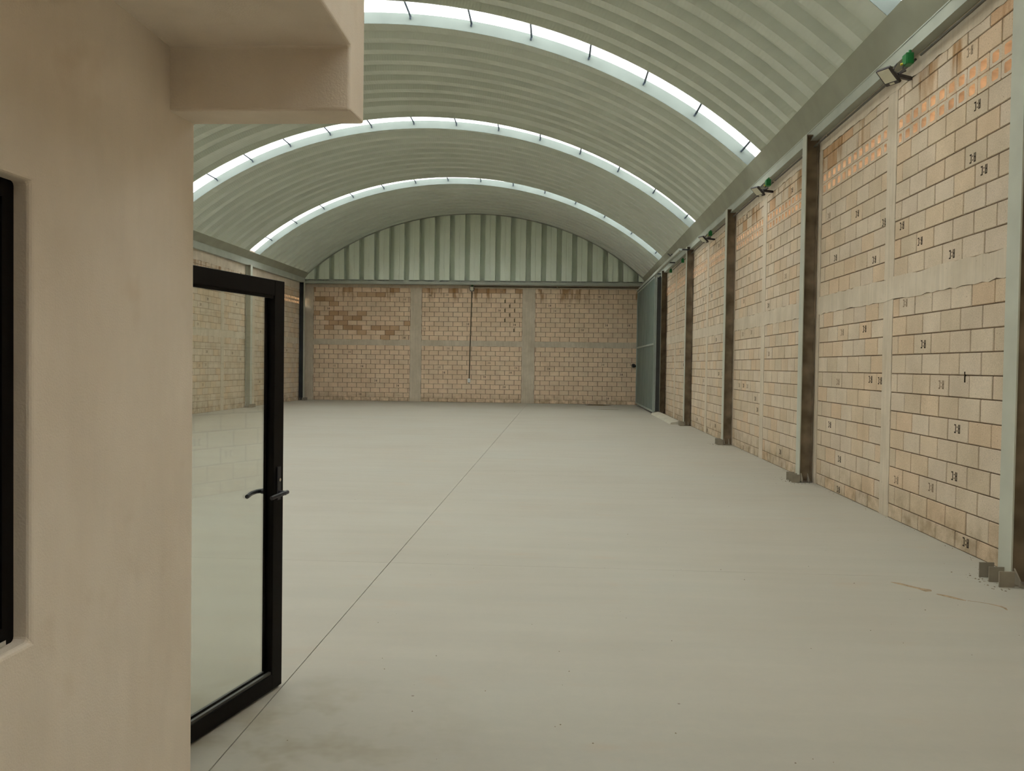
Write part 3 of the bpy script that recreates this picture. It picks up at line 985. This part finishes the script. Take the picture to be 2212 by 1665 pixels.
def junction_box(loc, label, yellow=True, s=1.0, rotz=0.0):
    root = empty('junction_box', loc)
    root.rotation_euler = (0, 0, rotz)
    root.scale = (s, s, s)
    tag(root, label, 'junction box', 'green plastic junction boxes')
    bevel(MB().box(-0.035, 0.035, -0.055, 0.055, 0.0, 0.11).build('body', 'green_plastic', root), 0.008)
    MB().box(-0.042, -0.034, -0.05, 0.05, 0.005, 0.105).build('lid', 'green_plastic', root)
    for (y, z) in ((-0.035, 0.115), (0.03, 0.115)):
        MB().tube([(0, y, 0.10), (0, y, 0.135)], 0.014, 10).build('knockout', 'green_plastic', root)
    if yellow:
        MB().tube([(-0.04, 0.035, 0.025), (-0.062, 0.04, 0.02)], 0.012, 8).build('wire_connector', 'yellow_plastic', root)
        MB().tube([(-0.045, 0.0, 0.01), (-0.05, 0.01, -0.03)], 0.006, 6).build('wire', 'lamp_body', root)
    return root
FY = [8.82, 14.56, 20.05]
FN = ['nearest LED flood light with its pale lens, high on the right wall', 'second LED flood light from the front along the right eave', 'third and smallest LED flood light along the right eave']
JN = ['bright green junction box above the nearest flood light', 'green junction box above the second flood light', 'green junction box above the third flood light']
for y, a, b in zip(FY, FN, JN):
    floodlight((3.27, y + 0.12, 4.56), a).rotation_euler = (0, 0, math.radians(30))
    junction_box((3.40, y - 0.05, 4.615), b)
junction_box((3.47, 24.95, 4.60), 'small green junction box under the gate rail, nearer one', False)
junction_box((3.47, 27.6, 4.60), 'small green junction box under the gate rail, beside the far column', False)
def conduit(pts, r, label, m, name='conduit'):
    root = empty(name, pts[0])
    L = Vector(pts[0])
    tag(root, label, 'conduit')
    MB().tube([tuple(Vector(p) - L) for p in pts], r, 8).build('pipe', m, root)
    d = Vector(pts[-1]) - L
    k = max(2, int(d.length / 2.5))
    for i in range(1, k):
        c = d * (i / k)
        dn = d.normalized() * 0.015
        MB().tube([tuple(c - dn), tuple(c + dn)], r * 1.5, 8).build('clip', 'chrome', root)
    return root
conduit([(3.50, 1.5, 4.70), (3.50, 8.72, 4.70)], 0.013, 'dark conduit under the eave beam, ending at the nearest flood light', 'conduit_grey')
conduit([(3.50, 8.85, 4.70), (3.50, 14.46, 4.70)], 0.013, 'dark conduit under the eave beam between first and second flood lights', 'conduit_grey')
conduit([(3.50, 14.6, 4.70), (3.50, 19.95, 4.70)], 0.013, 'dark conduit under the eave beam between second and third flood lights', 'conduit_grey')
conduit([(3.50, 20.1, 4.70), (3.50, 27.3, 4.66)], 0.013, 'dark conduit running from the third flood light to the gate', 'conduit_grey')
# back wall light
floodlight((-3.73, YB - 0.24, 4.74), 'small square flood light in the middle of the back wall', -math.pi / 2 + math.pi, True).rotation_euler = (0, 0, math.pi / 2)
junction_box((-3.73, YB - 0.07, 4.80), 'green junction box above the flood light on the back wall', False, 0.9, math.pi / 2)
conduit([(-3.75, YB - 0.03, 4.72), (-3.82, YB - 0.03, 0.99)], 0.020, 'dark vertical conduit down the middle of the back wall', 'conduit_pvc')
conduit([(-3.66, YB - 0.03, 4.85), (3.30, YB - 0.03, 4.85)], 0.020, 'thin dark conduit along the top right of the back wall', 'conduit_pvc')
sw = empty('switch_box', (-3.825, YB - 0.01, 0.83))
tag(sw, 'white switch box at the foot of the vertical conduit on the back wall', 'switch box')
bevel(MB().box(-0.06, 0.06, -0.045, 0.0, 0.0, 0.17).build('box', 'white_plastic', sw), 0.01)
MB().box(-0.035, 0.035, -0.055, -0.045, 0.04, 0.13).build('cover', 'white_plastic', sw)
MB().box(-0.03, 0.03, -0.04, 0.0, -0.03, 0.0).build('gland', 'conduit_grey', sw)
ps = empty('pipe_stub', (3.03, YB - 0.01, 1.63))
tag(ps, 'dark round pipe stub on the back wall next to the green gate', 'pipe')
MB().tube([(0, 0, 0), (0, -0.10, 0.0)], 0.085, 14).build('collar', 'conduit_grey', ps)
MB().tube([(0, -0.02, 0), (0.03, -0.16, -0.01)], 0.055, 14).build('pipe', 'dark_steel', ps)
MB().tube([(0.03, -0.10, -0.01), (0.12, -0.08, -0.01)], 0.03, 10).build('elbow', 'conduit_grey', ps)
# small camera bracket on the gutter above the gate rail
cb = empty('gutter_bracket', (3.395, 26.6, 5.06))
tag(cb, 'small dark arm bracket on the gutter above the gate', 'bracket')
MB().tube([(0.05, 0, 0.0), (-0.05, 0.15, -0.04), (-0.10, 0.4, 0.06)], 0.018, 6).build('arm', 'dark_steel', cb)
MB().box(-0.05, 0.03, -0.06, 0.06, -0.05, 0.0).build('foot', 'dark_steel', cb)

# ------------------------------------------------------------------ plastered office on the left
PX, PYF, PYN = -1.334, 3.05, 2.85             # wall face, far edge, near face of the lintel
OX = -0.716                                   # outer face of the upper floor
WY0, WY1, WZ0, WZ1 = 0.85, 2.088, 0.866, 2.03
of = MB()
T = 0.15
poly_holes = [(YF, WY0, 0, 2.66), (WY1, PYF, 0, 2.66), (WY0, WY1, 0, WZ0), (WY0, WY1, WZ1, 2.66)]
def plaster_wall_x(xf, xb, y0, y1, z0, z1, hole):
    """wall in the YZ plane with one rectangular hole, continuous faces"""
    hy0, hy1, hz0, hz1 = hole
    V, F = [], []
    for x in (xf, xb):
        V += [(x, y0, z0), (x, y1, z0), (x, y1, z1), (x, y0, z1), (x, hy0, hz0), (x, hy1, hz0), (x, hy1, hz1), (x, hy0, hz1)]
    for o in (0, 8):
        F += [(o, o + 1, o + 5, o + 4), (o + 1, o + 2, o + 6, o + 5), (o + 2, o + 3, o + 7, o + 6), (o + 3, o, o + 4, o + 7)]
    for i in range(4):
        j = (i + 1) % 4
        F += [(i, j, 8 + j, 8 + i), (4 + i, 4 + j, 12 + j, 12 + i)]
    return MB().add(V, F)
wo = plaster_wall_x(PX, PX - T, YF, PYF, 0, 2.70, (WY0, WY1, WZ0, WZ1)).build('wall_office', 'plaster')
tag(wo, 'beige plastered office wall filling the left of the picture', 'wall', kind='structure')
bevel(wo, 0.012, 3)
wf = MB()
DX0, DX1, DZ = -2.50, -1.56, 2.02
V, F = [], []
for y in (PYF - 0.001, PYF - T):
    V += [(PX - T, y, 0), (XL, y, 0), (XL, y, 2.70), (PX - T, y, 2.70), (DX1, y, 0), (DX0, y, 0), (DX0, y, DZ), (DX1, y, DZ)]
F = []
for o in (0, 8):
    F += [(o + 1, o + 2, o + 6, o + 5), (o + 2, o + 3, o + 7, o + 6), (o + 3, o, o + 4, o + 7)]
F += [(0, 3, 11, 8), (1, 2, 10, 9), (2, 3, 11, 10), (4, 7, 15, 12), (5, 6, 14, 13), (6, 7, 15, 14)]
wfo = MB().add(V, F).build('wall_office_end', 'plaster')
tag(wfo, 'plastered office wall holding the glass door', 'wall', kind='structure')
# upper floor: slab, lintel and outer wall as one plaster shell
up = MB()
prof = [(YF, 2.655), (PYN, 2.645), (PYN, 2.430), (PYF, 2.440), (PYF, 3.7), (PYF - 0.15, 3.7), (PYF - 0.15, 2.85), (YF, 2.85)]
up.prism(prof, 'x', PX - 0.02, OX)
upo = up.build('wall_upper', 'plaster')
tag(upo, 'plastered overhang with a lintel, projecting from the office at the top left', 'overhang', kind='structure')
bevel(upo, 0.010, 3)
par = MB().box(OX - 0.15, OX, YF, PYF - 0.15, 2.84, 3.7).build('parapet', 'plaster', upo)
slab = MB().box(XL, PX - 0.02, YF, PYF, 2.70, 2.90).build('slab', 'plaster', upo)
# office window: black frame, dark glass
win = empty('window_1', (PX - 0.10, (WY0 + WY1) / 2, WZ0))
tag(win, 'dark office window with a black frame at the left edge', 'window', kind='structure')
hw = (WY1 - WY0) / 2
hz = WZ1 - WZ0
for (n_, a) in (('frame_bar', (-0.03, 0.055, hw - 0.045, hw, 0, hz)), ('frame_bar', (-0.03, 0.055, -hw, -hw + 0.045, 0, hz)),
                ('frame_bar', (-0.03, 0.055, -hw + 0.045, hw - 0.045, 0, 0.045)), ('frame_bar', (-0.03, 0.055, -hw + 0.045, hw - 0.045, hz - 0.045, hz)),
                ('mullion', (-0.02, 0.045, -0.02, 0.02, 0.045, hz - 0.045))):
    MB().box(*a).build(n_, 'black_aluminium', win)
MB().box(0.0, 0.006, -hw + 0.045, hw - 0.045, 0.045, hz - 0.045).build('pane', 'window_glass', win)
MB().box(0.056, 0.062, hw - 0.10, hw - 0.04, 0.004, 0.016).build('latch', 'chrome', win)

# ------------------------------------------------------------------ open glass door
far = Vector((-1.338, 4.085, 0))
ddir = Vector((0.154, 0.684, 0)).normalized()
DW = 0.93
hinge = far - ddir * DW
ang = math.atan2(ddir.y, ddir.x)
dr = empty('door_2', (hinge.x, hinge.y, 0.012))
dr.rotation_euler = (0, 0, ang)
tag(dr, 'open glass door with a black aluminium frame beside the plaster wall', 'door', kind='structure')
DH = 1.962
# local: x along the leaf, -y faces the hall/camera side
ST, RT, TH = 0.088, 0.075, 0.05
def dp(name, m, x0, x1, y0, y1, z0, z1):
    return MB().box(x0, x1, y0, y1, z0, z1).build(name, m, dr)
bevel(dp('stile', 'black_aluminium', DW - ST, DW, 0, TH, 0, DH), 0.003)
bevel(dp('stile', 'black_aluminium', 0, ST, 0, TH, 0, DH), 0.003)
bevel(dp('rail', 'black_aluminium', ST, DW - ST, 0, TH, DH - RT, DH), 0.003)
bevel(dp('rail', 'black_aluminium', ST, DW - ST, 0, TH, 0, RT), 0.003)
dp('glazing_bead', 'bead_aluminium', ST, DW - ST, 0.006, 0.020, RT, RT + 0.012)
dp('glazing_bead', 'bead_aluminium', ST, DW - ST, 0.036, 0.048, RT, RT + 0.014)
dp('glazing_bead', 'black_aluminium', ST, DW - ST, 0.006, 0.020, DH - RT - 0.012, DH - RT)
dp('glazing_bead', 'black_aluminium', DW - ST - 0.012, DW - ST, 0.036, 0.048, RT, DH - RT)
dp('edge_strip', 'black_aluminium', DW - 0.002, DW + 0.012, 0.018, TH, 0.0, DH - 0.004)
dp('glass_pane', 'door_glass', ST - 0.008, DW - ST + 0.008, 0.026, 0.032, RT - 0.008, DH - RT + 0.008)
HZ = 0.945
def lever(sgn, y0):
    mb = MB()
    x = DW - 0.045
    mb.tube([(x, y0, HZ), (x, y0 + 0.042 * sgn, HZ)], 0.011, 10)
    pts = [(x + 0.012, y0 + 0.042 * sgn, HZ + 0.003), (x - 0.03, y0 + 0.050 * sgn, HZ + 0.003), (x - 0.075, y0 + 0.050 * sgn, HZ), (x - 0.125, y0 + 0.040 * sgn, HZ - 0.008)]
    mb.tube(pts, 0.0105, 8)
    o = mb.build('handle', 'handle_black', dr)
    return o
lever(-1, 0.0)
lever(1, TH)
for (a, b) in ((-0.006, 0.0), (TH, TH + 0.006)):
    bevel(dp('escutcheon', 'handle_black', DW - 0.060, DW - 0.030, a, b, HZ - 0.035, HZ + 0.125), 0.002)
MB().tube([(DW - 0.045, -0.004, HZ + 0.062), (DW - 0.045, -0.011, HZ + 0.062)], 0.008, 12).build('lock_cylinder', 'chrome', dr)
for z in (0.25, 1.0, 1.7):
    MB().tube([(-0.008, 0.0, z), (-0.008, 0.0, z + 0.09)], 0.009, 8).build('hinge', 'black_aluminium', dr)

# ------------------------------------------------------------------ grit at the column feet and on the floor
_g = random.Random(21)
grit = MB()
def pebble(x, y, r):
    V = [(x + r * math.cos(a) * _g.uniform(0.7, 1.2), y + r * math.sin(a) * _g.uniform(0.7, 1.2), 0.0) for a in (0, 1.2, 2.4, 3.7, 5.0)]
    V.append((x, y, r * _g.uniform(0.5, 0.9)))
    grit.add(V, [(0, 1, 5), (1, 2, 5), (2, 3, 5), (3, 4, 5), (4, 0, 5), (4, 3, 2, 1, 0)])
for y in CY[:3]:
    for _ in range(60):
        pebble(min(3.5, 3.30 + _g.gauss(0, 0.09)), y + _g.gauss(0, 0.2), _g.uniform(0.003, 0.010))
for _ in range(90):
    s = 6.8 + 16 * _g.random() ** 1.5
    pebble(XR - 0.035 - abs(_g.gauss(0, 0.03)), s, _g.uniform(0.002, 0.007))
for _ in range(110):
    pebble(_g.uniform(-1.2, 3.4), 3.3 + 14 * _g.random() ** 1.6, _g.uniform(0.002, 0.006))
tag(grit.build('grit', 'stone_grit'), 'fine scattered grit and mortar crumbs along the right wall', 'grit', kind='stuff')
